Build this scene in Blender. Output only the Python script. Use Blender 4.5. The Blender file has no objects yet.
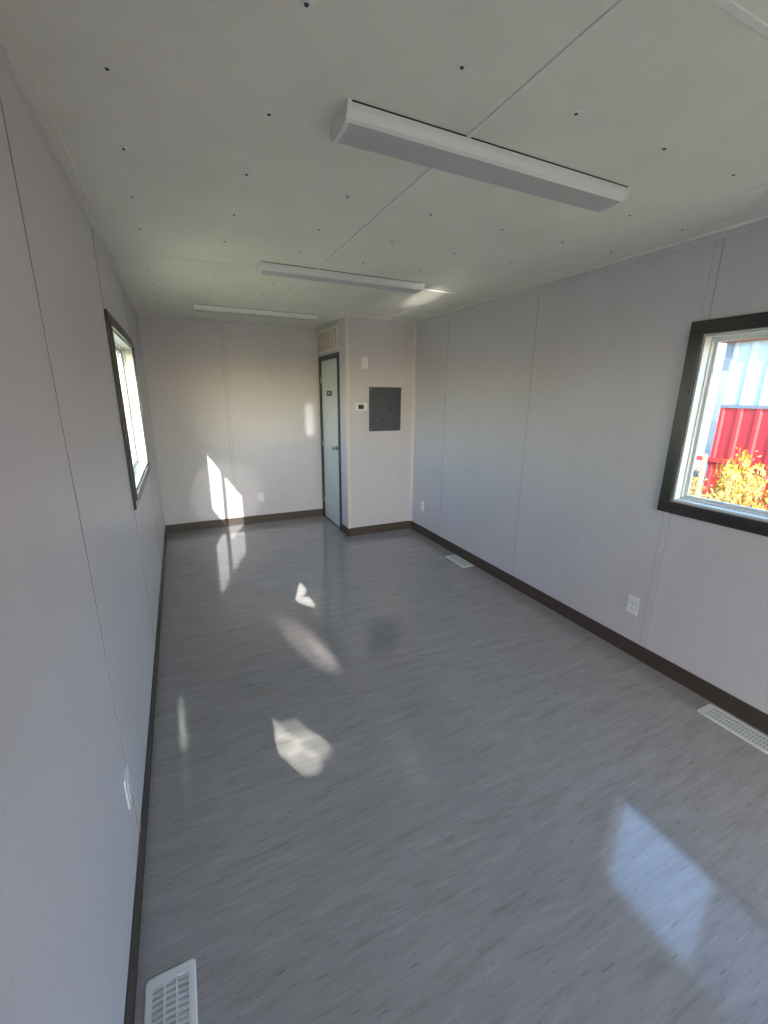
import bpy, bmesh, math, random
from mathutils import Vector, Matrix

random.seed(7)
S = bpy.context.scene
C = S.collection
W, L, H = 2.777, 5.4515, 2.40          # room width, far wall, ceiling
LC, WC = 4.467, 1.9464                 # closet front plane, closet side plane
Y0 = -3.3                              # near end wall, behind the camera
T = 0.10                               # wall thickness
GZ = -0.80                             # ground outside

# ------------------------------------------------------------------ helpers
def lin(c):
    return tuple(((v / 255) / 12.92 if v / 255 <= 0.04045 else ((v / 255 + 0.055) / 1.055) ** 2.4) for v in c) + (1,)

def mat(name, rgb, rough=0.5, spec=0.5, metal=0.0, coat=0.0):
    m = bpy.data.materials.new(name); m.use_nodes = True
    b = m.node_tree.nodes['Principled BSDF']
    b.inputs['Base Color'].default_value = lin(rgb)
    b.inputs['Roughness'].default_value = rough
    b.inputs['Specular IOR Level'].default_value = spec
    b.inputs['Metallic'].default_value = metal
    b.inputs['Coat Weight'].default_value = coat
    b.inputs['Coat Roughness'].default_value = 0.05
    return m

class NT:
    def __init__(s, m):
        s.m = m; s.t = m.node_tree; s.b = s.t.nodes['Principled BSDF']
    def n(s, typ, **kw):
        x = s.t.nodes.new(typ)
        for k, v in kw.items():
            if k in x.inputs: x.inputs[k].default_value = v
            else: setattr(x, k, v)
        return x
    def l(s, a, b): s.t.links.new(a, b)
    def coords(s, scale):
        tc = s.n('ShaderNodeTexCoord'); mp = s.n('ShaderNodeMapping')
        mp.inputs['Scale'].default_value = scale
        s.l(tc.outputs['Object'], mp.inputs['Vector']); return mp.outputs['Vector']
    def noise(s, scale_vec, scale=1.0, detail=4, rough=0.6):
        v = s.coords(scale_vec); x = s.n('ShaderNodeTexNoise')
        x.inputs['Scale'].default_value = scale; x.inputs['Detail'].default_value = detail
        x.inputs['Roughness'].default_value = rough
        s.l(v, x.inputs['Vector']); return x.outputs['Fac']
    def ramp(s, fac, stops):
        r = s.n('ShaderNodeValToRGB'); e = r.color_ramp.elements
        while len(e) < len(stops): e.new(0.5)
        for i, (p, c) in enumerate(stops):
            e[i].position = p; e[i].color = lin(c)
        s.l(fac, r.inputs['Fac']); return r.outputs['Color']
    def bump(s, fac, strength, dist=0.01, normal=None):
        x = s.n('ShaderNodeBump'); x.inputs['Strength'].default_value = strength
        x.inputs['Distance'].default_value = dist
        s.l(fac, x.inputs['Height'])
        if normal: s.l(normal, x.inputs['Normal'])
        return x.outputs['Normal']

def wall_mat(name, a, b, fine, rough=0.42):
    m = mat(name, a, rough, 0.35); q = NT(m)
    f1 = q.noise((fine[0], fine[1], fine[2]), 1.0, 3)
    f2 = q.noise((1.3, 1.3, 0.8), 1.0, 3)
    mx = q.n('ShaderNodeMath', operation='ADD'); q.l(f1, mx.inputs[0]); q.l(f2, mx.inputs[1])
    h = q.n('ShaderNodeMath', operation='MULTIPLY'); q.l(mx.outputs[0], h.inputs[0]); h.inputs[1].default_value = 0.5
    q.l(q.ramp(h.outputs[0], [(0.36, a), (0.64, b)]), q.b.inputs['Base Color'])
    q.l(q.bump(f1, 0.10, 0.0015), q.b.inputs['Normal'])
    return m

M = {}
M['wall'] = wall_mat('vinyl_wall_grey', (193, 191, 197), (202, 200, 206), (110, 110, 14))
M['batten'] = M['wall']
M['bead'] = mat('corner_bead', (212, 206, 204), 0.35)
M['joint_shade'] = mat('batten_joint_shade', (84, 80, 82), 0.7)  # dark batten edges, their shadow line painted into the colour
m = M['ceil'] = mat('ceiling_stipple', (222, 221, 214), 0.5, 0.35); q = NT(m)
f1 = q.noise((60, 60, 60), 1.0, 5, 0.7); f2 = q.noise((3, 3, 3), 1.0, 4)
q.l(q.ramp(f2, [(0.3, (225, 224, 212)), (0.7, (235, 234, 222))]), q.b.inputs['Base Color'])
f3 = q.noise((16, 16, 16), 1.0, 4, 0.6)
q.l(q.bump(f3, 0.22, 0.006, q.bump(f1, 0.30, 0.004)), q.b.inputs['Normal'])
M['ceil_trim'] = mat('ceiling_batten_white', (232, 231, 224), 0.4)
m = M['floor'] = mat('sheet_vinyl_grey', (130, 130, 132), 0.09, 1.0); q = NT(m)
f1 = q.noise((7.0, 75, 1), 1.0, 6, 0.7)
f2 = q.noise((3.0, 20, 1), 1.0, 5, 0.65)
f3 = q.noise((14, 120, 1), 1.0, 3, 0.6)
a_ = q.n('ShaderNodeMath', operation='ADD'); q.l(f1, a_.inputs[0]); q.l(f2, a_.inputs[1])
h = q.n('ShaderNodeMath', operation='MULTIPLY'); q.l(a_.outputs[0], h.inputs[0]); h.inputs[1].default_value = 0.5
base = q.ramp(h.outputs[0], [(0.30, (131, 126, 126)), (0.45, (150, 145, 145)), (0.56, (159, 154, 155)), (0.72, (175, 170, 171))])
fleck = q.ramp(f3, [(0.0, (70, 66, 60)), (0.33, (150, 148, 146)), (0.36, (255, 255, 255)), (1.0, (255, 255, 255))])
mx = q.n('ShaderNodeMixRGB', blend_type='MULTIPLY'); mx.inputs['Fac'].default_value = 0.40
q.l(base, mx.inputs['Color1']); q.l(fleck, mx.inputs['Color2']); q.l(mx.outputs['Color'], q.b.inputs['Base Color'])
w1 = q.noise((7, 22, 1), 1.0, 3, 0.5)
q.l(q.bump(w1, 0.12, 0.0025, q.bump(f1, 0.10, 0.0006)), q.b.inputs['Normal'])
M['floor_seam'] = mat('seam_weld', (150, 148, 150), 0.2)
M['base'] = mat('rubber_base_brown', (68, 57, 51), 0.5)
m = M['bronze'] = mat('dark_bronze_frame', (44, 39, 41), 0.35)
M['white'] = mat('white_plastic', (226, 227, 227), 0.35)
M['vinyl'] = mat('white_vinyl_frame', (210, 214, 212), 0.35)
M['grille'] = mat('grille_cream', (228, 219, 211), 0.5)
M['door'] = wall_mat('door_pale_green', (196, 205, 204), (206, 214, 213), (10, 10, 3), 0.4)
M['panel'] = mat('panel_grey_metal', (68, 76, 86), 0.45)
M['panel_edge'] = mat('panel_grey_edge', (58, 61, 64), 0.45)
M['steel'] = mat('satin_steel', (190, 190, 188), 0.25, metal=1.0)
M['black'] = mat('black_plastic', (22, 22, 22), 0.4)
M['dark'] = mat('dark_screw_metal', (58, 58, 58), 0.7)  # dark metal of the ceiling screw heads
M['lcd'] = mat('lcd_dark', (62, 68, 66), 0.2)
M['lamp_body'] = mat('lamp_white_enamel', (222, 223, 222), 0.35)
m = M['lens'] = mat('lamp_lens_prismatic', (186, 186, 186), 0.3); q = NT(m)
wv = q.n('ShaderNodeTexWave'); wv.inputs['Scale'].default_value = 30; wv.bands_direction = 'Y'
q.l(q.coords((1, 1, 1)), wv.inputs['Vector']); q.l(q.bump(wv.outputs['Fac'], 0.3, 0.002), q.b.inputs['Normal'])
M['slot'] = mat('outlet_slot', (46, 46, 48), 0.5)

def glass(name, tint, refl=1.0):
    m = bpy.data.materials.new(name); m.use_nodes = True; t = m.node_tree; t.nodes.clear()
    o = t.nodes.new('ShaderNodeOutputMaterial'); mix = t.nodes.new('ShaderNodeMixShader')
    tr = t.nodes.new('ShaderNodeBsdfTransparent'); tr.inputs['Color'].default_value = tint
    gl = t.nodes.new('ShaderNodeBsdfGlossy'); gl.inputs['Roughness'].default_value = 0.02
    lw = t.nodes.new('ShaderNodeLayerWeight'); lw.inputs['Blend'].default_value = 0.5
    pw = t.nodes.new('ShaderNodeMath'); pw.operation = 'POWER'; pw.inputs[1].default_value = 5
    ma = t.nodes.new('ShaderNodeMath'); ma.operation = 'MULTIPLY_ADD'; ma.inputs[1].default_value = 0.96 * refl; ma.inputs[2].default_value = 0.04 * refl
    t.links.new(lw.outputs['Facing'], pw.inputs[0]); t.links.new(pw.outputs[0], ma.inputs[0])
    t.links.new(ma.outputs[0], mix.inputs[0]); t.links.new(tr.outputs[0], mix.inputs[1])
    t.links.new(gl.outputs[0], mix.inputs[2]); t.links.new(mix.outputs[0], o.inputs[0]); return m
M['glass'] = glass('window_glass', (0.94, 0.97, 0.96, 1))
m = M['screen'] = bpy.data.materials.new('insect_screen'); m.use_nodes = True; t = m.node_tree; t.nodes.clear()
o = t.nodes.new('ShaderNodeOutputMaterial'); mix = t.nodes.new('ShaderNodeMixShader'); mix.inputs[0].default_value = 0.45
tr = t.nodes.new('ShaderNodeBsdfTransparent'); df = t.nodes.new('ShaderNodeBsdfDiffuse'); df.inputs['Color'].default_value = (0.05, 0.05, 0.05, 1)
t.links.new(tr.outputs[0], mix.inputs[1]); t.links.new(df.outputs[0], mix.inputs[2]); t.links.new(mix.outputs[0], o.inputs[0])

def box(bm, x0, y0, z0, x1, y1, z1, bev=0.0, mi=0):
    r = bmesh.ops.create_cube(bm, size=1)
    for v in r['verts']:
        v.co = Vector(((x0 + x1) / 2 + v.co.x * (x1 - x0), (y0 + y1) / 2 + v.co.y * (y1 - y0), (z0 + z1) / 2 + v.co.z * (z1 - z0)))
    fs = set(f for v in r['verts'] for f in v.link_faces)
    for f in fs: f.material_index = mi
    if bev > 0:
        es = list(set(e for v in r['verts'] for e in v.link_edges))
        bmesh.ops.bevel(bm, geom=es, offset=bev, segments=2, profile=0.5, affect='EDGES')

def cyl(bm, c, axis, r0, r1, h, seg=20, mi=0):
    d = Vector(axis).normalized()
    mt = Matrix.Translation(Vector(c) + d * (h / 2)) @ d.to_track_quat('Z', 'Y').to_matrix().to_4x4()
    r = bmesh.ops.create_cone(bm, cap_ends=True, segments=seg, radius1=r0, radius2=r1, depth=h, matrix=mt)
    for f in set(f for v in r['verts'] for f in v.link_faces): f.material_index = mi

def prism(bm, pts, ext, mi=0):
    """closed outline pts (3-D) pushed along vector ext"""
    e = Vector(ext)
    a = [bm.verts.new(Vector(p)) for p in pts]; b = [bm.verts.new(Vector(p) + e) for p in pts]
    n = len(pts); fs = [bm.faces.new(a), bm.faces.new(b[::-1])]
    for i in range(n): fs.append(bm.faces.new((a[i], b[i], b[(i + 1) % n], a[(i + 1) % n])))
    for f in fs: f.material_index = mi

def obj(name, bm, mats, parent=None, smooth=False, loc=None):
    bmesh.ops.recalc_face_normals(bm, faces=bm.faces)
    me = bpy.data.meshes.new(name); bm.to_mesh(me); bm.free()
    for mm in (mats if isinstance(mats, (list, tuple)) else [mats]): me.materials.append(mm)
    if smooth:
        for p in me.polygons: p.use_smooth = True
    o = bpy.data.objects.new(name, me); C.objects.link(o)
    if parent: o.parent = parent
    if loc: o.location = loc
    return o

def B(): return bmesh.new()
def tag(o, label, cat, group=None, kind=None):
    if label: o['label'] = label
    if cat: o['category'] = cat
    if group: o['group'] = group
    if kind: o['kind'] = kind
    return o
def thing(name, loc, label, cat, group=None, kind=None, rotz=0):
    o = bpy.data.objects.new(name, None); C.objects.link(o); o.location = loc; o.rotation_euler = (0, 0, rotz)
    o.empty_display_size = 0.1
    return tag(o, label, cat, group, kind)
def struct(name, bm, m, label, cat, parent=None, smooth=False):
    o = obj(name, bm, m, parent, smooth)
    if not parent: tag(o, label, cat, None, 'structure')
    return o
def dup(root, loc, rotz, label, group=None):
    r = root.copy(); C.objects.link(r); r.location = loc; r.rotation_euler = (0, 0, rotz); r['label'] = label
    if group: r['group'] = group
    for ch in list(root.children):
        c = ch.copy(); C.objects.link(c); c.parent = r
        for g in ch.children:
            d = g.copy(); C.objects.link(d); d.parent = c
    return r

# ------------------------------------------------------------------ windows / doors openings
ZB, ZT = 1.045, 1.93                                  # inner edge of casing
WIN_R = (0.09 + 0.067, 1.492 - 0.067, ZB, ZT)         # window_1 right wall
WIN_L = (2.690 + 0.067, 4.111 - 0.067, 1.042, 1.951)        # window_2 left wall
FILL_DOOR_R = (-2.05, -0.35, 0.0, 2.05)                    # added unseen glazed door for fill light, right wall
PATCH_DOOR_L = (-0.50, 0.49, 0.0, 2.05)                     # added unseen entry door in left wall, passes a sun patch
DOOR_C = (4.745, 5.375, 0.0, 2.01)                    # closet door opening

def wall_with_holes(name, axis, c0, c1, a0, a1, z0, z1, holes, m, label):
    bm = B()
    hs = sorted(holes); cur = a0
    def bb(u0, u1, w0, w1):
        if u1 - u0 < 1e-4 or w1 - w0 < 1e-4: return
        if axis == 'x': box(bm, c0, u0, w0, c1, u1, w1)
        else: box(bm, u0, c0, w0, u1, c1, w1)
    for (h0, h1, w0, w1) in hs:
        bb(cur, h0, z0, z1); bb(h0, h1, z0, w0); bb(h0, h1, w1, z1); cur = h1
    bb(cur, a1, z0, z1)
    return struct(name, bm, m, label, 'wall')

wall_with_holes('wall_left', 'x', -T, 0, Y0, L, 0, H, [WIN_L, PATCH_DOOR_L], M['wall'], 'long grey vinyl-clad wall on the left with a dark-framed window near its far end')
wall_with_holes('wall_right', 'x', W, W + T, Y0, L, 0, H, [WIN_R, FILL_DOOR_R], M['wall'], 'long grey vinyl-clad wall on the right holding the window that shows a red building')
wall_with_holes('wall_back', 'y', L, L + T, -T, W + T, 0, H, [], M['wall'], 'far grey end wall with sunlit patches low down beside its single batten')
FILL_DOOR_N = (0.60, 2.20, 0.0, 2.10)  # added unseen doorway that lets in fill light
wall_with_holes('wall_near', 'y', Y0 - T, Y0, -T, W + T, 0, H, [FILL_DOOR_N], M['wall'], 'grey end wall behind the camera')
wall_with_holes('wall_closet_side', 'x', WC, WC + 0.07, LC, L, 0, H, [DOOR_C], M['wall'], 'narrow side wall of the corner closet holding its door and grille')
wall_with_holes('wall_closet_front', 'y', LC, LC + 0.07, WC + 0.07, W, 0, H, [], M['wall'], 'front wall of the corner closet carrying the grey electrical panel')
bm = B(); box(bm, -T, Y0 - T, -0.06, W + T, L + T, 0)
fl = struct('floor', bm, M['floor'], 'grey streaked glossy sheet vinyl floor', 'floor')
bm = B(); box(bm, -0.001, 1.4745, -0.001, W, 1.4775, 0.0006); 
obj('seam', bm, M['floor_seam'], fl)
bm = B(); box(bm, 1.8235, Y0, -0.001, 1.8265, 1.4745, 0.0006)
obj('seam', bm, M['floor_seam'], fl)

# ceiling with battens and screws
bm = B(); box(bm, -T, Y0 - T, H, W + T, L + T, H + 0.08)
ce = struct('ceiling', bm, M['ceil'], 'off-white stippled panel ceiling with thin battens and screw heads', 'ceiling')
def batten(bx):
    bm = B(); box(bm, *bx, bev=0.0015); return obj('batten', bm, M['ceil_trim'], ce)
bt = 0.004
for xs in (1.20, 2.40):
    batten((xs - 0.009, Y0, H - bt, xs + 0.009, (L if xs < WC else LC), H + 0.001))
for ys in (0.717, 3.14):
    for x0, x1 in ((0.05, 1.187), (1.213, 2.387), (2.413, W - 0.05)):
        batten((x0, ys - 0.009, H - bt, x1, ys + 0.009, H + 0.001))
bm = B()
cyl(bm, (0, 0, 0), (0, 0, -1), 0.013, 0.011, 0.0022, 20, 0)
cyl(bm, (0, 0, -0.0021), (0, 0, -1), 0.0055, 0.0045, 0.002, 12, 1)
sc0 = obj('screw', bm, [M['ceil_trim'], M['dark']], ce); first = True
k = 0
for xi in (0.212, 0.61, 1.01, 1.405, 1.812, 2.205, 2.58):
    for j in range(11):
        y = 1.105 + j * 0.398
        if y > (L if xi < WC else LC) - 0.1: continue
        if abs(y - 3.14) < 0.05 : continue
        if 0.76 < xi < 2.0 and any(abs(y - yy) < 0.1 for yy in (1.40, 3.01, 4.62)): continue
        s = sc0 if first else sc0.copy()
        if not first: C.objects.link(s)
        first = False
        s.location = (xi + random.uniform(-.006, .006), y + random.uniform(-.008, .008), H); k += 1

# ceiling crown strips
tn = [0]
def trim(bm, m, label):
    tn[0] += 1
    return struct('trim_%d' % tn[0], bm, m, label, 'trim')
bm = B(); box(bm, W - 0.030, Y0, H - 0.005, W - 0.006, LC, H); box(bm, W - 0.006, Y0, H - 0.034, W, LC, H, 0.001, 1)
trim(bm, [M['ceil_trim'], M['wall']], 'thin white ceiling crown strip along the top of the right wall')
bm = B(); box(bm, 0.004, Y0, H - 0.005, 0.040, L, H); box(bm, 0, Y0, H - 0.03, 0.004, L, H, 0.001, 1)
trim(bm, [M['ceil'], M['wall']], 'thin white ceiling crown strip along the top of the left wall')
bm = B(); box(bm, 0.04, L - 0.03, H - 0.005, WC - 0.03, L, H); 
trim(bm, M['ceil_trim'], 'thin white crown strip where the far end wall meets the ceiling')
bm = B(); box(bm, WC - 0.028, LC - 0.028, H - 0.005, WC, L, H, 0.001)
trim(bm, M['ceil_trim'], 'short white crown strip above the closet door side')
bm = B(); box(bm, WC, LC - 0.028, H - 0.005, W - 0.034, LC, H, 0.001)
trim(bm, M['ceil_trim'], 'short white crown strip above the electrical panel wall')

# wall battens: flat strip with a dark line each side, edge shadow painted in
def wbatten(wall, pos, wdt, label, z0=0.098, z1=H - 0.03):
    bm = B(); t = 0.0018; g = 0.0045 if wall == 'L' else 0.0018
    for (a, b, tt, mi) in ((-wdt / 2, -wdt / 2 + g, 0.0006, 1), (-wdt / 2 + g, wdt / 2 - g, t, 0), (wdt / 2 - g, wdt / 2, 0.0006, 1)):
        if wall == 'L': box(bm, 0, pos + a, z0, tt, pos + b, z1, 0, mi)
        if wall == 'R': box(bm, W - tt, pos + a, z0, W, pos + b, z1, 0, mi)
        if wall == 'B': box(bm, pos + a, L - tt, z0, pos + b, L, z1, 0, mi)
    trim(bm, [M['batten'], M['joint_shade']], label)
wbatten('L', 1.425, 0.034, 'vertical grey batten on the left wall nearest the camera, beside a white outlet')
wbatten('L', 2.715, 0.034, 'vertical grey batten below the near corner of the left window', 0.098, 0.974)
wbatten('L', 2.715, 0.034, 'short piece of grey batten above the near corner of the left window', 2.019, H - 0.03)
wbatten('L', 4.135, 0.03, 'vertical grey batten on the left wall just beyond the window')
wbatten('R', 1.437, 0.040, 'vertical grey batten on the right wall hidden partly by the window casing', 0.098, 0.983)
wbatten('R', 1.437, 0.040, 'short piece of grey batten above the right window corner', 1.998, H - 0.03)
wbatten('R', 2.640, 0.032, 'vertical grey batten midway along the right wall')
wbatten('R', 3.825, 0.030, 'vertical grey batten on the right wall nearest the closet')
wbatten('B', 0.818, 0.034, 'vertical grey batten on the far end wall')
# closet corner mouldings
bm = B(); box(bm, WC - 0.005, LC - 0.005, 0.098, WC + 0.03, LC, H - 0.005, 0.002); box(bm, WC - 0.005, LC - 0.001, 0.098, WC, LC + 0.03, H - 0.005, 0.002)
trim(bm, M['bead'], 'pale corner moulding on the outer edge of the closet')
bm = B(); box(bm, W - 0.026, LC - 0.006, 0.098, W, LC, H - 0.005, 0.002); box(bm, W - 0.006, LC - 0.026, 0.098, W, LC - 0.001, H - 0.032, 0.002)
trim(bm, M['bead'], 'pale corner moulding where the closet front meets the right wall')

# baseboards (cove rubber base, little toe at the bottom)
def baseboard(name, a, b, nrm, label):
    a = Vector((a[0], a[1], 0)); b = Vector((b[0], b[1], 0)); n = Vector((nrm[0], nrm[1], 0))
    prof = [(0, 0), (0.0065, 0), (0.0055, 0.003), (0.0045, 0.012), (0.0045, 0.096), (0.002, 0.100), (0, 0.100)]
    bm = B(); prism(bm, [a + n * p + Vector((0, 0, z)) for p, z in prof], b - a)
    struct(name, bm, M['base'], label, 'baseboard')
baseboard('baseboard_left', (0, 0.53), (0, L), (1, 0), 'dark brown baseboard along the left wall')
baseboard('baseboard_right', (W, -0.28), (W, LC), (-1, 0), 'dark brown baseboard along the right wall')
baseboard('baseboard_back', (0, L), (WC, L), (0, -1), 'dark brown baseboard along the far end wall')
baseboard('baseboard_closet_front', (WC, LC), (W, LC), (0, -1), 'dark brown baseboard under the electrical panel')
baseboard('baseboard_closet_side', (WC, LC - 0.006), (WC, 4.695), (-1, 0), 'short dark brown baseboard between the closet door and corner')

# ------------------------------------------------------------------ windows
def frame_ring(bm, x0, x1, y0, y1, z0, z1, w, bev=0.0):
    """rectangular ring in the yz plane, rails mitred by overlap of butt joints"""
    box(bm, x0, y0, z0, x1, y1, z0 + w, bev); box(bm, x0, y0, z1 - w, x1, y1, z1, bev)
    box(bm, x0, y0, z0 + w, x1, y0 + w, z1 - w, bev); box(bm, x0, y1 - w, z0 + w, x1, y1, z1 - w, bev)

def window(name, side, win, label):
    y0, y1, z0, z1 = win; yc = (y0 + y1) / 2
    xw = 0.0 if side == 'L' else W
    s = 1 if side == 'L' else -1             # +s points into the room
    r = thing(name, (xw, yc, z0), label, 'window', kind='structure')
    inv = Vector((xw, yc, z0))
    def done(nm, bm, m):
        bmesh.ops.translate(bm, verts=bm.verts, vec=-inv); return obj(nm, bm, m, r)
    def X(a, b): return (min(xw + s * a, xw + s * b), max(xw + s * a, xw + s * b))
    # casing: flat board plus a raised inner bead
    bm = B(); a, b = X(0.0, 0.014); frame_ring(bm, a, b, y0 - 0.067, y1 + 0.067, z0 - 0.067, z1 + 0.067, 0.067, 0.002)
    a, b = X(0.010, 0.021); frame_ring(bm, a, b, y0 - 0.024, y1 + 0.024, z0 - 0.024, z1 + 0.024, 0.024, 0.002)
    done('casing', bm, M['bronze'])
    # jamb liner and vinyl frame
    bm = B(); a, b = X(-T + 0.002, 0.006); frame_ring(bm, a, b, y0, y1, z0, z1, 0.014, 0.001)
    a, b = X(-0.092, -0.045); frame_ring(bm, a, b, y0 + 0.013, y1 - 0.013, z0 + 0.013, z1 - 0.013, 0.008, 0.002)
    done('window_frame', bm, M['vinyl'])
    i0, i1, j0, j1 = y0 + 0.019, y1 - 0.019, z0 + 0.019, z1 - 0.019
    for k2, (p, q2, dx) in enumerate(((i0, yc + 0.016, -0.055), (yc - 0.016, i1, -0.075))):
        bm = B(); a, b = X(dx - 0.009, dx + 0.009); frame_ring(bm, a, b, p, q2, j0, j1, 0.018 if side == 'R' else 0.030, 0.002)
        sa = done('sash', bm, M['vinyl'])
        bm = B(); a, b = X(dx - 0.002, dx + 0.002); box(bm, a, p + 0.016, j0 + 0.016, b, q2 - 0.016, j1 - 0.016)
        bmesh.ops.translate(bm, verts=bm.verts, vec=-inv); obj('pane', bm, M['glass'], sa)
    if side == 'L':
        bm = B(); box(bm, -T - 0.035, y0 - 0.03, z1 - 0.006, -T, y1 + 0.03, z1 + 0.012, 0.001); done('sun_cut_lip', bm, M['bronze'])  # added unseen lip, lowers the top edge of the sun strips
    if side == 'R':
        bm = B(); a, b = X(-0.0905, -0.0898); box(bm, a, i0, j0, b, yc, j1); done('insect_screen', bm, M['screen'])
    return r
window('window_1', 'R', WIN_R, 'dark-framed window in the right wall looking out on a red and white building')
window('window_2', 'L', WIN_L, 'dark-framed sliding window in the left wall glowing with daylight')

# ------------------------------------------------------------------ doors
def local(r, nm, bm, m, par=None, smooth=False):
    bmesh.ops.translate(bm, verts=bm.verts, vec=-Vector(r.location)); return obj(nm, bm, m, par or r, smooth)
y0, y1, z0, z1 = DOOR_C
r = thing('door_1', (WC, (y0 + y1) / 2, 0), 'pale green closet door in a dark frame with a round knob', 'door', kind='structure')
bm = B(); cw = 0.050
box(bm, WC - 0.014, y0 - cw, 0, WC + 0.07, y0, z1 + cw, 0.002); box(bm, WC - 0.014, y1, 0, WC + 0.07, y1 + cw, z1 + cw, 0.002)
box(bm, WC - 0.014, y0, z1, WC + 0.07, y1, z1 + cw, 0.002); box(bm, WC - 0.002, y0, 0, WC + 0.07, y1, 0.018, 0.002)
local(r, 'door_frame', bm, M['bronze'])
bm = B(); box(bm, WC + 0.004, y0 + 0.003, 0.020, WC + 0.042, y1 - 0.003, z1 - 0.003, 0.001)
slab = local(r, 'door_slab', bm, M['door'])
bm = B(); ky, kz = 4.815, 1.0
cyl(bm, (WC + 0.004, ky, kz), (-1, 0, 0), 0.032, 0.030, 0.008, 28); cyl(bm, (WC - 0.004, ky, kz), (-1, 0, 0), 0.012, 0.011, 0.03, 20)
cyl(bm, (WC - 0.032, ky, kz), (-1, 0, 0), 0.017, 0.028, 0.012, 28); cyl(bm, (WC - 0.044, ky, kz), (-1, 0, 0), 0.028, 0.026, 0.012, 28); cyl(bm, (WC - 0.056, ky, kz), (-1, 0, 0), 0.026, 0.014, 0.006, 28)
local(r, 'door_knob', bm, M['steel'], slab, True)
bm = B(); box(bm, WC - 0.0155, y0 - 0.022, kz - 0.03, WC - 0.013, y0 - 0.002, kz + 0.03, 0.0008)
local(r, 'strike_plate', bm, M['steel'])
bm = B(); box(bm, WC - 0.001, 4.985, 1.595, WC + 0.005, 5.165, 1.655, 0.002)
sg = local(r, 'door_sign', bm, M['black'], slab)
bm = B()
for yy, hh in ((5.10, 0.014), (5.083, 0.012), (5.066, 0.014), (5.049, 0.012)): box(bm, WC - 0.0016, yy - 0.006, 1.627 - hh / 2, WC - 0.0008, yy + 0.004, 1.627 + hh / 2)
local(r, 'sign_lettering', bm, M['white'], sg)
for hz in (0.25, 1.0, 1.78):
    bm = B(); cyl(bm, (WC - 0.006, y1 - 0.001, hz - 0.04), (0, 0, 1), 0.006, 0.006, 0.08, 12); local(r, 'hinge', bm, M['steel'], None)

# return-air grille above the closet door
g = thing('return_air_grille', (WC, 5.045, 2.09), 'cream slotted air grille above the closet door', 'vent')
bm = B(); frame_ring(bm, WC - 0.010, WC, 4.715, 5.375, 2.092, 2.345, 0.026, 0.002); local(g, 'frame', bm, M['grille'])
bm = B(); box(bm, WC - 0.0015, 4.73, 2.105, WC, 5.36, 2.332); local(g, 'backing', bm, mat('grille_recess', (186, 178, 172), 0.8))
for i in range(1, 5):
    bm = B(); y = 4.741 + (5.349 - 4.741) * i / 5; box(bm, WC - 0.011, y - 0.008, 2.117, WC - 0.001, y + 0.008, 2.32, 0.001)
    local(g, 'divider', bm, M['grille'])
bm = B()
for i in range(14):
    z = 2.122 + i * 0.0148
    prism(bm, [(WC - 0.009, 4.741, z), (WC - 0.0015, 4.741, z + 0.006), (WC - 0.0015, 4.741, z + 0.009), (WC - 0.009, 4.741, z + 0.003)], (0, 0.608, 0))
local(g, 'louvres', bm, M['grille'])

# added entry door in left wall, unseen; its lite throws a floor sun patch
y0, y1, z0, z1 = PATCH_DOOR_L
r = thing('added_door_2', (0, (y0 + y1) / 2, 0), 'added entry door in the left wall beside the camera, its lite letting in a sun patch', 'door', kind='structure')
bm = B(); box(bm, -T, y0, 0, 0.012, y0 + 0.035, z1); box(bm, -T, y1 - 0.02, 0, 0.002, y1, z1); box(bm, -T, y0 + 0.035, z1 - 0.035, 0.012, y1 - 0.02, z1)
local(r, 'door_frame', bm, M['bronze'])
LT = (-0.20, 0.43, 1.40, 1.90)
bm = B(); a, b = -0.062, -0.020; yy0, yy1 = y0 + 0.037, y1 - 0.022
box(bm, a, yy0, 0.01, b, LT[0], z1 - 0.037); box(bm, a, LT[1], 0.01, b, yy1, z1 - 0.037)
box(bm, a, LT[0], 0.01, b, LT[1], LT[2]); box(bm, a, LT[0], LT[3], b, LT[1], z1 - 0.037)
slab = local(r, 'door_slab', bm, M['door'])
bm = B(); box(bm, -0.043, LT[0], LT[2], -0.040, LT[1], LT[3]); local(r, 'pane', bm, M['glass'], slab)
# added opaque mask inside the lite, two openings shaped as the floor sun patch
holes = [[(.468, 1.698), (.267, 1.719), (.29, 1.657), (.44, 1.537), (.47, 1.535), (.47, 1.60)],
         [(.27, 1.655), (.162, 1.701), (.042, 1.695), (.056, 1.67), (.276, 1.589), (.408, 1.545), (.425, 1.552)]]
def inside(px, pz, poly):
    c = False
    for (ax, az), (bx_, bz_) in zip(poly, poly[1:] + poly[:1]):
        if (az > pz) != (bz_ > pz) and px < (bx_ - ax) * (pz - az) / (bz_ - az) + ax: c = not c
    return c
bm = B(); st = 0.006; grid = {}
def gv(i, j):
    if (i, j) not in grid: grid[(i, j)] = bm.verts.new((-0.0185, -0.26 + i * st, 1.38 + j * st))
    return grid[(i, j)]
for i in range(119):
    for j in range(90):
        cy, cz = -0.26 + (i + .5) * st + 0.05, 1.38 + (j + .5) * st - 0.0287
        if any(inside(cy, cz, h_) for h_ in holes): continue
        bm.faces.new((gv(i, j), gv(i + 1, j), gv(i + 1, j + 1), gv(i, j + 1)))
bmesh.ops.solidify(bm, geom=bm.faces[:], thickness=0.0008)
local(r, 'sun_patch_mask', bm, M['panel'], slab)
bm = B(); cyl(bm, (-0.02, -0.40, 1.0), (1, 0, 0), 0.03, 0.03, 0.008); cyl(bm, (-0.012, -0.40, 1.0), (1, 0, 0), 0.012, 0.012, 0.03); cyl(bm, (0.018, -0.40, 1.0), (1, 0, 0), 0.022, 0.028, 0.022)
local(r, 'door_knob', bm, M['steel'], slab, True)

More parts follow.
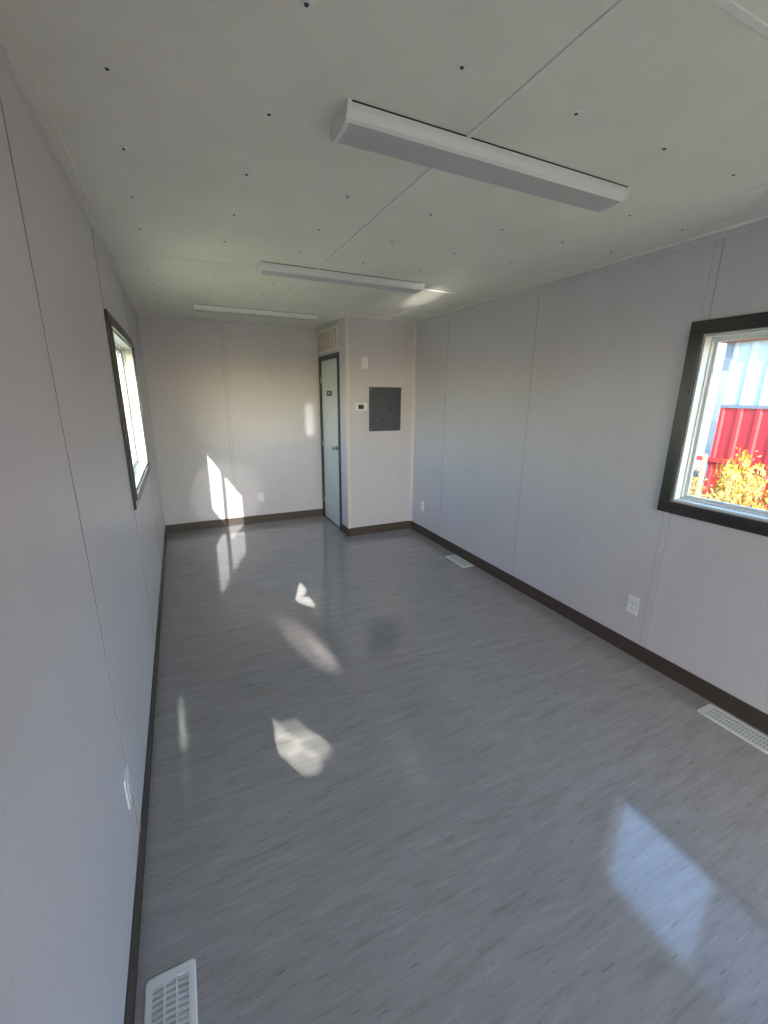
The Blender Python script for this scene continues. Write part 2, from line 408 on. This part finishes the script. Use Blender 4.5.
# added glazed door in the right wall, unseen behind the camera, for fill daylight
y0, y1, z0, z1 = FILL_DOOR_R
r = thing('added_door_3', (W, (y0 + y1) / 2, 0), 'glazed sliding door added in the right wall behind the camera for fill daylight', 'door', kind='structure')
bm = B(); frame_ring(bm, W - 0.01, W + T, y0, y1, 0.0, z1, 0.04, 0.002); local(r, 'door_frame', bm, M['bronze'])
ym = (y0 + y1) / 2
for p, q2, xx in ((y0 + 0.04, ym + 0.02, W + 0.035), (ym - 0.02, y1 - 0.04, W + 0.065)):
    bm = B(); frame_ring(bm, xx - 0.012, xx + 0.012, p, q2, 0.04, z1 - 0.04, 0.05, 0.002); s_ = local(r, 'sash', bm, M['bronze'])
    bm = B(); box(bm, xx - 0.003, p + 0.045, 0.085, xx + 0.003, q2 - 0.045, z1 - 0.085); local(r, 'pane', bm, M['glass'], s_)

# added open doorway in the near end wall for fill light, leaves swung outwards
x0, x1, z0, z1 = FILL_DOOR_N
r = thing('added_door_4', ((x0 + x1) / 2, Y0, 0), 'open double doorway added in the end wall behind the camera for fill daylight', 'door', kind='structure')
bm = B(); box(bm, x0, Y0 - T, 0, x0 + 0.03, Y0 + 0.01, z1); box(bm, x1 - 0.03, Y0 - T, 0, x1, Y0 + 0.01, z1); box(bm, x0 + 0.03, Y0 - T, z1 - 0.03, x1 - 0.03, Y0 + 0.01, z1)
local(r, 'door_frame', bm, M['bronze'])
for xx in (x0 - 0.05, x1 + 0.01):
    bm = B(); box(bm, xx, Y0 - T - 1.15, 0.01, xx + 0.04, Y0 - T - 0.01, z1 - 0.03, 0.002); local(r, 'door_leaf', bm, M['door'])

# ------------------------------------------------------------------ ceiling lamps
def lamp(yc, xc, label, ln=1.165):
    wd = 0.152
    t = thing('ceiling_light', (xc, yc, H), label, 'ceiling light', 'wraparound lamps across the ceiling')
    x0, x1 = -ln / 2, ln / 2
    # base pan fixed to the ceiling
    bm = B(); box(bm, x0 + 0.012, -wd / 2 + 0.004, -0.014, x1 - 0.012, wd / 2 - 0.004, -0.002); obj('housing', bm, M['lamp_body'], t)
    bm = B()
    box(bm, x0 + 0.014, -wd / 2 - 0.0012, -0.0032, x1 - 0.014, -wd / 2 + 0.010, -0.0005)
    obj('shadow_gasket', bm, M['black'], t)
    # side rails of the wrap and the prismatic bottom
    prof = [(-wd / 2, -0.004), (-wd / 2 + 0.002, -0.018), (-wd / 2 + 0.012, -0.036), (-wd / 2 + 0.022, -0.0435)]
    bm = B()
    for sgn in (1, -1):
        pts = [(x0 + 0.011, sgn * p, z) for p, z in prof] + [(x0 + 0.011, sgn * (p + 0.003), z + 0.001) for p, z in prof[::-1]]
        prism(bm, pts, (ln - 0.022, 0, 0))
    obj('side_rail', bm, M['lamp_body'], t)
    pts = []
    n = 12; lw = wd / 2 - 0.0215
    for i in range(n + 1):
        a = -1 + 2 * i / n; pts.append((x0 + 0.012, a * lw, -0.0435 - 0.0035 * (1 - a * a)))
    pts += [(x0 + 0.012, p[1], p[2] + 0.003) for p in pts[::-1]]
    bm = B(); prism(bm, pts, (ln - 0.024, 0, 0)); obj('lamp_lens', bm, M['lens'], t)
    for e, sg in ((x0, 1), (x1, -1)):
        half = [(-wd / 2 - 0.002, 0), (-wd / 2 - 0.002, -0.006), (-wd / 2 + 0.000, -0.020), (-wd / 2 + 0.010, -0.038), (-wd / 2 + 0.021, -0.0455)]
        pr = half + [(a * lw, -0.0455 - 0.0035 * (1 - a * a)) for a in (-0.6, -0.3, 0, 0.3, 0.6)] + [(-p, z) for p, z in half[::-1]]
        bm = B(); prism(bm, [(e, p, z) for p, z in pr], (sg * 0.013, 0, 0)); obj('end_cap', bm, M['lamp_body'], t)
    return t
lp = lamp(1.412, 1.378, 'white wraparound ceiling light nearest the camera, largest of the three')
dup(lp, (1.420, 3.045, H), 0, 'middle one of the three white ceiling lights, near a ceiling glare')
dup(lp, (1.100, 4.66, H), 0, 'farthest white ceiling light, close to the far end wall')

# ------------------------------------------------------------------ outlets, registers
def outlet(label, loc, rotz, far=False):
    """plate lies in local xz, faces local -y"""
    t = thing('wall_outlet', loc, label, 'outlet', 'duplex outlets in the walls', rotz=rotz)
    bm = B(); box(bm, -0.037, -0.006, -0.059, 0.037, 0, 0.059, 0.003); obj('cover_plate', bm, M['white'], t)
    for z in (0.020, -0.020):
        bm = B(); box(bm, -0.017, -0.0085, z - 0.014, 0.017, -0.005, z + 0.014, 0.002)
        for x, w, h in ((-0.0065, 0.0022, 0.009), (0.0065, 0.0022, 0.007)): box(bm, x - w / 2, -0.0092, z + 0.003 - h / 2, x + w / 2, -0.0084, z + 0.003 + h / 2, 0, 1)
        cyl(bm, (0, -0.0084, z - 0.007), (0, -1, 0), 0.0025, 0.0025, 0.0008, 10, 1)
        obj('socket', bm, [M['white'], M['slot']], t)
    bm = B(); cyl(bm, (0, -0.005, 0), (0, -1, 0), 0.0035, 0.003, 0.002, 12); obj('screw', bm, M['steel'], t)
    return t
o1 = outlet('white duplex outlet low on the right wall just beyond the window', (W, 1.536, 0.338), math.radians(-90))
dup(o1, (W, 4.195, 0.352), math.radians(-90), 'white outlet on the right wall nearest the closet')
dup(o1, (0, 1.360, 0.360), math.radians(90), 'white outlet low on the left wall against a batten')
dup(o1, (1.128, L, 0.338), 0, 'white outlet on the far end wall beside the sunlit patches')

def register(label, loc):
    """floor register, long side on y"""
    t = thing('floor_register', loc, label, 'floor vent', 'white floor registers')
    w, l = 0.066, 0.165
    def rnd(hw, hl, rad, z, n=5):
        p = []
        for cx, cy, a0 in ((hw - rad, hl - rad, 0), (-hw + rad, hl - rad, 90), (-hw + rad, -hl + rad, 180), (hw - rad, -hl + rad, 270)):
            for i in range(n + 1):
                a = math.radians(a0 + 90 * i / n); p.append(Vector((cx + rad * math.cos(a), cy + rad * math.sin(a), z)))
        return p
    bm = B()
    loops = []
    for hw, hl, rad, z in ((w, l, 0.012, 0.0), (w, l, 0.012, 0.002), (w - 0.004, l - 0.004, 0.010, 0.0045), (w - 0.020, l - 0.026, 0.002, 0.0045), (w - 0.020, l - 0.026, 0.002, -0.001)):
        loops.append([bm.verts.new(v) for v in rnd(hw, hl, rad, z)])
    for a, b in zip(loops, loops[1:]):
        for i in range(len(a)): bm.faces.new((a[i], a[(i + 1) % len(a)], b[(i + 1) % len(a)], b[i]))
    obj('flange', bm, M['white'], t)
    bm = B(); box(bm, -w + 0.019, -l + 0.025, 0.0002, w - 0.019, l - 0.025, 0.0010); obj('damper', bm, mat('register_damper', (176, 177, 178), 0.5), t)
    bm = B(); iw, il = w - 0.020, l - 0.026
    bm.free()
    for x in (-iw / 3, iw / 3):
        bm = B(); box(bm, x - 0.0025, -il, 0.001, x + 0.0025, il, 0.0045); obj('divider', bm, M['white'], t)
    bm = B(); nrow = 19
    for i in range(nrow):
        y = -il + (i + 0.5) * 2 * il / nrow; n = 8
        pa = []
        for j in range(n + 1):
            u = -1 + 2 * j / n; pa.append((u * iw, y + 0.0035 * (1 - u * u)))
        d = 0.0046
        for (x0, q0), (x1, q1) in zip(pa, pa[1:]):
            vs = [bm.verts.new(v) for v in ((x0, q0 - d, 0.0042), (x1, q1 - d, 0.0042), (x1, q1 + d, 0.0016), (x0, q0 + d, 0.0016), )]
            bm.faces.new(vs)
            vs = [bm.verts.new(v) for v in ((x0, q0 - d, 0.0042), (x1, q1 - d, 0.0042), (x1, q1 - d, 0.003), (x0, q0 - d, 0.003), )]
            bm.faces.new(vs)
    obj('louvres', bm, M['white'], t)
    return t
rg = register('white floor register beside the left wall nearest the camera', (0.094, 0.849, 0))
dup(rg, (2.687, 0.843, 0), 0, 'white floor register beside the right wall under the window')
dup(rg, (2.693, 3.295, 0), 0, 'white floor register beside the right wall far from the camera, near the closet')

# ------------------------------------------------------------------ closet front fittings
t = thing('electrical_panel', (2.4025, LC, 1.216), 'dark grey metal breaker panel on the closet front', 'electrical panel')
x0, x1, z0, z1 = 2.206, 2.599, 1.216, 1.696
bm = B(); box(bm, x0, LC - 0.012, z0, x1, LC, z1, 0.003); local(t, 'cover', bm, M['panel'])
bm = B(); box(bm, x0 + 0.092, LC - 0.018, z0 + 0.10, x1 - 0.085, LC - 0.011, z1 - 0.095, 0.0015); dr = local(t, 'panel_door', bm, M['panel'])
bm = B(); box(bm, x0 + 0.250, LC - 0.021, 1.448, x0 + 0.278, LC - 0.0175, 1.486, 0.001); local(t, 'latch', bm, M['panel_edge'], dr)
bm = B(); box(bm, x0 + 0.256, LC - 0.0235, 1.455, x0 + 0.272, LC - 0.0205, 1.479, 0.001); local(t, 'latch_tab', bm, M['black'], None)
bm = B(); cyl(bm, (x0 + 0.094, LC - 0.017, z0 + 0.135), (0, 0, 1), 0.0035, 0.0035, 0.225, 10); local(t, 'hinge', bm, M['panel_edge'])
for (sx, sz) in ((x0 + 0.022, z1 - 0.024), (x1 - 0.022, z1 - 0.024), (x0 + 0.022, z0 + 0.024), (x1 - 0.022, z0 + 0.024), (x0 + 0.098, 1.584), (x0 + 0.098, 1.350)):
    bm = B(); cyl(bm, (sx, LC - 0.011, sz), (0, -1, 0), 0.0085, 0.007, 0.010 if sx == x0 + 0.098 else 0.004, 16); local(t, 'screw', bm, M['steel'], None, False)

t = thing('thermostat', (2.111, LC, 1.482), 'small white thermostat with a dark display left of the breaker panel', 'thermostat')
bm = B(); box(bm, 2.041, LC - 0.024, 1.440, 2.182, LC, 1.526, 0.008); local(t, 'case', bm, M['white'])
bm = B(); box(bm, 2.068, LC - 0.0255, 1.460, 2.134, LC - 0.0235, 1.508, 0.001); local(t, 'display', bm, M['lcd'])
for z in (1.500, 1.482, 1.464):
    bm = B(); cyl(bm, (2.160, LC - 0.0235, z), (0, -1, 0), 0.006, 0.005, 0.002, 14); local(t, 'button', bm, M['grille'])
t = thing('switch_plate', (2.154, LC, 1.942), 'white blank wall plate high on the closet front above the thermostat', 'wall plate')
bm = B(); box(bm, 2.117, LC - 0.007, 1.883, 2.191, LC, 2.001, 0.003); local(t, 'cover_plate', bm, M['white'])
for z in (1.915, 1.969):
    bm = B(); cyl(bm, (2.154, LC - 0.006, z), (0, -1, 0), 0.0035, 0.003, 0.002, 12); local(t, 'screw', bm, M['steel'])

# ------------------------------------------------------------------ outside, seen through the windows
m = M['ground'] = mat('dry_grass_ground', (172, 160, 120), 0.95, 0.1); q = NT(m)
q.l(q.ramp(q.noise((1.2, 1.2, 1), 1.0, 6, .7), [(0.35, (140, 128, 92)), (0.5, (172, 162, 118)), (0.68, (190, 184, 160))]), q.b.inputs['Base Color'])
bm = B(); n = 30
bmesh.ops.create_grid(bm, x_segments=n, y_segments=n, size=45)
for v in bm.verts: v.co = Vector((v.co.x, v.co.y + 5, GZ + (0.06 * math.sin(v.co.x * 1.3) * math.sin(v.co.y * .9))))
g = obj('ground', bm, M['ground']); tag(g, 'dry yellow grassy ground outside the windows', 'ground', kind='structure')

bm = B(); box(bm, -1.6, -11.0, GZ - 0.05, 4.4, Y0 - T - 0.02, GZ + 0.08, 0.01)  # added unseen pad, dark to cut warm bounce onto the far wall
tag(obj('bounce_cut_pad', bm, mat('asphalt', (84, 84, 88), 0.9)), 'dark asphalt pad added outside the end doorway to cut warm bounce light', 'bounce blocker', kind='structure')
M['red'] = mat('red_corrugated', (158, 24, 34), 0.5)
M['whitemetal'] = mat('white_corrugated', (138, 154, 170), 0.45)
M['greytrim'] = mat('grey_flashing', (84, 92, 106), 0.5)
bx, bz0, bz1, bzt, by1, by0 = W + 7.0, GZ - 0.1, 1.46, 2.64, 4.93, -8.0
t = thing('metal_building', (bx, 0, GZ), 'metal building outside the right window, white ribbed above and red below', 'building')
def ribs(z0, z1, off, name, mm, pitch=0.30, dep=0.035):
    pts = []; y = by0
    while y < by1 - pitch * .5:
        for a, d in ((0, 0), (0.55, 0), (0.65, dep), (0.85, dep), (0.95, 0)): pts.append((y + a * pitch, d))
        y += pitch
    pts.append((by1, 0))
    bm = B()
    lo = [bm.verts.new((bx - off - d, y, z0)) for y, d in pts]; hi = [bm.verts.new((bx - off - d, y, z1)) for y, d in pts]
    for i in range(len(pts) - 1): bm.faces.new((lo[i], lo[i + 1], hi[i + 1], hi[i]))
    return local(t, name, bm, mm)
bm = B(); box(bm, bx, by0, bz0, bx + 6, by1, bzt); local(t, 'building_core', bm, M['whitemetal'])
ribs(bz1, bzt, 0.01, 'upper_cladding', M['whitemetal'])
ribs(bz0 + .05, bz1, 0.02, 'lower_cladding', M['red'])
bm = B(); box(bm, bx - 0.07, by0, bz1 - 0.03, bx, by1, bz1 + 0.03); local(t, 'belt_flashing', bm, M['greytrim'])
bm = B(); box(bm, bx - 0.08, by1 - 0.09, bz0, bx + 0.1, by1 + 0.02, bzt); local(t, 'corner_trim', bm, M['greytrim'])
bm = B(); prism(bm, [(bx - 0.25, by0, bzt - 0.03), (bx - 0.25, by0, bzt + 0.06), (bx + 3, by0, bzt + .75), (bx + 6.2, by0, bzt + 0.06), (bx + 6.2, by0, bzt - 0.03)], (0, by1 - by0 + 0.1, 0)); local(t, 'roof', bm, M['red'])
bm = B(); box(bm, bx - 0.12, by0, 0.40, bx - 0.02, by1 + .4, 0.48); local(t, 'skirt_rail', bm, M['red'])

# lap-sided trailer further back
t = thing('site_trailer', (13.5, 10, GZ), 'white lap-sided trailer farther back beyond the corner of the red building', 'trailer')
bm = B(); box(bm, 13.5, 6.5, GZ + .4, 16.3, 16, 3.1)
local(t, 'body', bm, M['vinyl'])
bm = B()
for i in range(15):
    z = GZ + .45 + i * 0.225
    prism(bm, [(13.5, 6.5, z), (13.47, 6.5, z), (13.495, 6.5, z + 0.22), (13.5, 6.5, z + .22)], (0, 9.5, 0))
local(t, 'lap_siding', bm, M['vinyl'])
bm = B(); box(bm, 13.3, 6.3, 3.1, 16.5, 16.2, 3.22); local(t, 'roof', bm, M['greytrim'])
bm = B(); box(bm, 13.55, 6.55, GZ - .1, 16.2, 15.9, GZ + .4); local(t, 'skirt', bm, M['greytrim'])
bm = B(); box(bm, 13.44, 7.55, 1.9, 13.5, 8.3, 2.0); local(t, 'window_ledge', bm, M['greytrim'])

bm = B(); cyl(bm, (0, 0, 0), (0, 0, 1), 0.035, 0.03, 1.66, 14); cyl(bm, (0, 0, 1.66), (0, 0, 1), 0.036, 0.01, 0.03, 14)
o = obj('fence_post', bm, mat('orange_post', (214, 140, 100), 0.7)); o.location = (6.6, 3.30, GZ)
tag(o, 'thin orange post among the yellow weeds outside the right window', 'post')

# weeds: each a clump of stems with many small leaves
M['leaf_y'] = mat('leaf_yellow', (176, 142, 50), 0.8, 0.2)
M['leaf_o'] = mat('leaf_ochre', (160, 106, 48), 0.8, 0.2)
M['leaf_p'] = mat('leaf_pale', (178, 160, 96), 0.8, 0.2)
M['stem'] = mat('weed_stem', (130, 98, 52), 0.8)
def weed(h, spread, ns, mm, rng):
    bs, bl = B(), B()
    for s in range(ns):
        a = rng.uniform(0, 6.28); r = spread * math.sqrt(rng.random()); hh = h * rng.uniform(.6, 1) * (1 - .35 * (r / spread) ** 2)
        b0 = Vector((math.cos(a) * r * .35, math.sin(a) * r * .35, 0)); b1 = Vector((math.cos(a) * r, math.sin(a) * r, hh))
        d = (b1 - b0); cyl(bs, b0, d, 0.007, 0.003, d.length, 5)
        for k in range(44):
            u = rng.uniform(.15, 1.02); c = b0 + d * u + Vector([rng.gauss(0, .05) for _ in range(3)])
            ax = Vector([rng.gauss(0, 1) for _ in range(3)]).normalized(); sd = ax.orthogonal().normalized(); ln = rng.uniform(.022, .046)
            vs = [bl.verts.new(c + ax * ln), bl.verts.new(c + sd * ln * .45 + ax.cross(sd) * .006), bl.verts.new(c - ax * ln), bl.verts.new(c - sd * ln * .45 + ax.cross(sd) * .006)]
            bl.faces.new(vs)
    return bs, bl
rng = random.Random(3)
protos = []
for i, (mm, nm) in enumerate((('leaf_y', 'yellow'), ('leaf_o', 'ochre'), ('leaf_p', 'pale yellow'))):
    bs, bl = weed(1.25, 0.36, 34, mm, rng)
    t = thing('tall_weed', (0, 0, GZ), 'x', 'plant', 'yellowing weeds outside the right window')
    obj('stems', bs, M['stem'], t); obj('leaves', bl, M[mm], t); protos.append([t, nm, True])
desc = ['left end of the row near the post', 'closest to the window glass', 'in front of the red cladding', 'rising highest against the red wall', 'at the foot of the red wall', 'behind the front clump', 'low beside the building corner', 'at the right edge of the view', 'between the post and the building', 'against the grey corner trim', 'far right before the red wall', 'near the trailer steps', 'thinnest of the row', 'by the far trailer', 'on the slope to the fence', 'next to the tallest clump']
ws = [(5.7, 2.15, 1.22), (6.35, 2.62, 1.22), (7.25, 3.1, 1.4), (8.1, 3.45, 1.5), (9.0, 4.0, 1.35), (6.6, 1.75, 1.25), (8.9, 4.85, 1.15), (5.5, 1.2, 1.1), (7.7, 4.1, 1.1), (9.3, 5.7, 1.1), (7.9, 2.5, 1.5), (9.9, 6.7, 1.1), (5.0, 1.9, .95), (11.0, 7.8, 1.1), (7.4, 1.05, 1.3), (8.9, 2.9, 1.45)]
for i, (x, y, s) in enumerate(ws):
    pr = protos[i % 3]; lab = '%s leafy weed outside the right window, %s' % (pr[1], desc[i])
    if pr[2]: pr[2] = False; o = pr[0]; o['label'] = lab; o.location = (x, y, GZ); o.rotation_euler.z = rng.uniform(0, 6)
    else: o = dup(pr[0], (x, y, GZ), rng.uniform(0, 6), lab)
    o.scale = (1, 1, s)

# left window: a pale ribbed trailer close by and a tree behind it
t = thing('pale_trailer', (-5.0, 10, GZ), 'pale ribbed trailer seen bright through the left window', 'trailer')
bm = B(); box(bm, -8, 8.5, GZ + .35, -5.0, 22, 2.5); local(t, 'body', bm, M['vinyl'])
bm = B(); y = 8.5
while y < 21.8: box(bm, -4.97, y, GZ + .4, -4.999, y + 0.12, 2.45); y += 0.4
local(t, 'ribs', bm, M['vinyl'])
bm = B(); box(bm, -8.1, 8.4, 2.5, -4.85, 22.1, 2.6); local(t, 'roof', bm, M['greytrim'])
bm = B(); box(bm, -7.9, 8.6, GZ - .1, -5.1, 21.9, GZ + .35); local(t, 'skirt', bm, M['greytrim'])
t = thing('leafy_tree', (-3.4, 13.5, GZ), 'pale green tree outside the left window beside the ribbed trailer', 'tree')
bm = B(); cyl(bm, (0, 0, -0.1), (0, 0, 1), 0.13, 0.08, 2.2, 12)
for i in range(6):
    a = i * 1.05; cyl(bm, (0, 0, 1.5 + .1 * i), (math.cos(a) * .7, math.sin(a) * .7, .8), 0.05, 0.02, 1.2, 8)
obj('trunk', bm, mat('bark', (120, 104, 88), 0.9), t)
bm = B()
for i in range(4200):
    while True:
        v = Vector([rng.uniform(-1, 1) for _ in range(3)])
        if .3 < v.length < 1: break
    c = Vector((v.x * 1.3, v.y * 1.3, 2.9 + v.z * 1.3)); ax = Vector([rng.gauss(0, 1) for _ in range(3)]).normalized(); sd = ax.orthogonal().normalized()
    bm.faces.new([bm.verts.new(c + ax * .08), bm.verts.new(c + sd * .04), bm.verts.new(c - ax * .08), bm.verts.new(c - sd * .04)])
obj('leaves', bm, mat('leaf_green', (170, 190, 130), 0.7), t)

# ------------------------------------------------------------------ light
SD = Vector((0.368, 1.0, -0.57)).normalized()       # direction the sunlight travels
ld = bpy.data.lights.new('sun', 'SUN'); ld.energy = 9.0; ld.angle = math.radians(0.6); ld.color = (1.0, 0.97, 0.91)
lo = bpy.data.objects.new('sun', ld); C.objects.link(lo); lo.rotation_euler = SD.to_track_quat('-Z', 'Y').to_euler(); lo.location = (-6, -12, 9)

w = bpy.data.worlds.new('sky'); S.world = w; w.use_nodes = True; t = w.node_tree
bg = t.nodes['Background']; sk = t.nodes.new('ShaderNodeTexSky'); sk.sky_type = 'NISHITA'; sk.sun_disc = False
sk.sun_elevation = math.radians(28.1); sk.sun_rotation = math.pi + 0.353; sk.air_density = 1.0; sk.dust_density = 0.6; sk.ozone_density = 1.0
t.links.new(sk.outputs[0], bg.inputs['Color']); bg.inputs['Strength'].default_value = 1.0
def added_spot(src, dst, width, power, blend=0.6, col=(1.0, 0.95, 0.85)):
    """added narrow spot lamp standing in for sun thrown back by things outside"""
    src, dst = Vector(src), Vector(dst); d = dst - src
    l = bpy.data.lights.new('added_spot', 'SPOT'); l.energy = power * d.length ** 2; l.color = col; l.shadow_soft_size = 0.01
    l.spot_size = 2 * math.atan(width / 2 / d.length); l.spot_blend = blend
    o = bpy.data.objects.new('added_spot', l); C.objects.link(o); o.location = src; o.rotation_euler = d.to_track_quat('-Z', 'Y').to_euler()
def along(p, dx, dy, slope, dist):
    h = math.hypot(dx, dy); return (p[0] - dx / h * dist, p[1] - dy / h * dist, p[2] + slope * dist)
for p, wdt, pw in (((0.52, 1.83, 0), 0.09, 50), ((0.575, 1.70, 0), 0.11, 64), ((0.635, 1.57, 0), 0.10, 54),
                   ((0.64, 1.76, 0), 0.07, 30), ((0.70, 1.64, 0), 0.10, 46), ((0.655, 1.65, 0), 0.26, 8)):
    added_spot(along(p, 0.19, -0.40, 0.85, 7.0), p, wdt, pw, 0.8)
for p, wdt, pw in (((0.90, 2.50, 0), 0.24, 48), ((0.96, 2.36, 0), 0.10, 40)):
    added_spot(along(p, -0.15, 0.75, 0.235, 6.0), p, wdt, pw, 0.9)
added_spot((0.90, -4.9, -0.05), (2.24, 3.40, 2.4), 0.30, 34, 1.0); added_spot((0.90, -4.9, -0.05), (2.22, 3.40, 2.4), 0.75, 5, 1.0)
for z in (1.42, 1.28, 1.16): added_spot((1.4, -5.2, 1.3), (1.80, L, z), 0.19, 13, 1.0)
added_spot((1.2, -5.2, 1.5), (0.72, L, 0.40), 0.86, 3.4, 0.15)
_p = Vector((1.05, 3.25, 0)); added_spot(_p - SD * 26.0, _p, 0.75, 90, 0.3)  # added spot along the sun direction, tops up the floor patch
def portal(x, y, z, sy, sz, sgn):
    a = bpy.data.lights.new('sky_portal', 'AREA'); a.shape = 'RECTANGLE'; a.size = sz; a.size_y = sy; a.cycles.is_portal = True
    o = bpy.data.objects.new('sky_portal', a); C.objects.link(o); o.location = (x, y, z)
    o.rotation_euler = (0, math.radians(90 * sgn), 0); return o
a = bpy.data.lights.new('sky_portal', 'AREA'); a.shape = 'RECTANGLE'; a.size = FILL_DOOR_N[1] - FILL_DOOR_N[0]; a.size_y = 2.1; a.cycles.is_portal = True
o = bpy.data.objects.new('sky_portal', a); C.objects.link(o); o.location = ((FILL_DOOR_N[0] + FILL_DOOR_N[1]) / 2, Y0 - T - 0.01, 1.05); o.rotation_euler = (math.radians(90), 0, 0)
for win, side in ((WIN_R, 1), (FILL_DOOR_R, 1), (WIN_L, -1)):
    portal((W + T + 0.01) if side > 0 else -T - 0.01, (win[0] + win[1]) / 2, (win[2] + win[3]) / 2, win[1] - win[0], win[3] - win[2], side)

# ------------------------------------------------------------------ camera
cd = bpy.data.cameras.new('camera'); cam = bpy.data.objects.new('camera', cd); C.objects.link(cam)
R_ = Vector((0.90462301, -0.42611989, 0.00889075)); U_ = Vector((0.10583033, 0.24477931, 0.96378578)); F_ = Vector((0.41286456, 0.87092189, -0.2665294))
mt = Matrix((R_, U_, -F_)).transposed().to_4x4(); mt.translation = Vector((0.285, 0, 1.6166))
cam.matrix_world = mt
cd.sensor_fit = 'VERTICAL'; cd.sensor_height = 24.0; cd.lens = 424.67 / 1024 * 24.0; cd.clip_start = 0.02; cd.clip_end = 300
S.camera = cam
vs = S.view_settings; vs.view_transform = 'Standard'; vs.look = 'None'; vs.gamma = 1; vs.use_curve_mapping = False; vs.exposure = 0.92
S.cycles.max_bounces = 14; S.cycles.diffuse_bounces = 9; S.cycles.transparent_max_bounces = 16
S.cycles.caustics_reflective = False; S.cycles.caustics_refractive = False
S.cycles.sample_clamp_indirect = 6.0
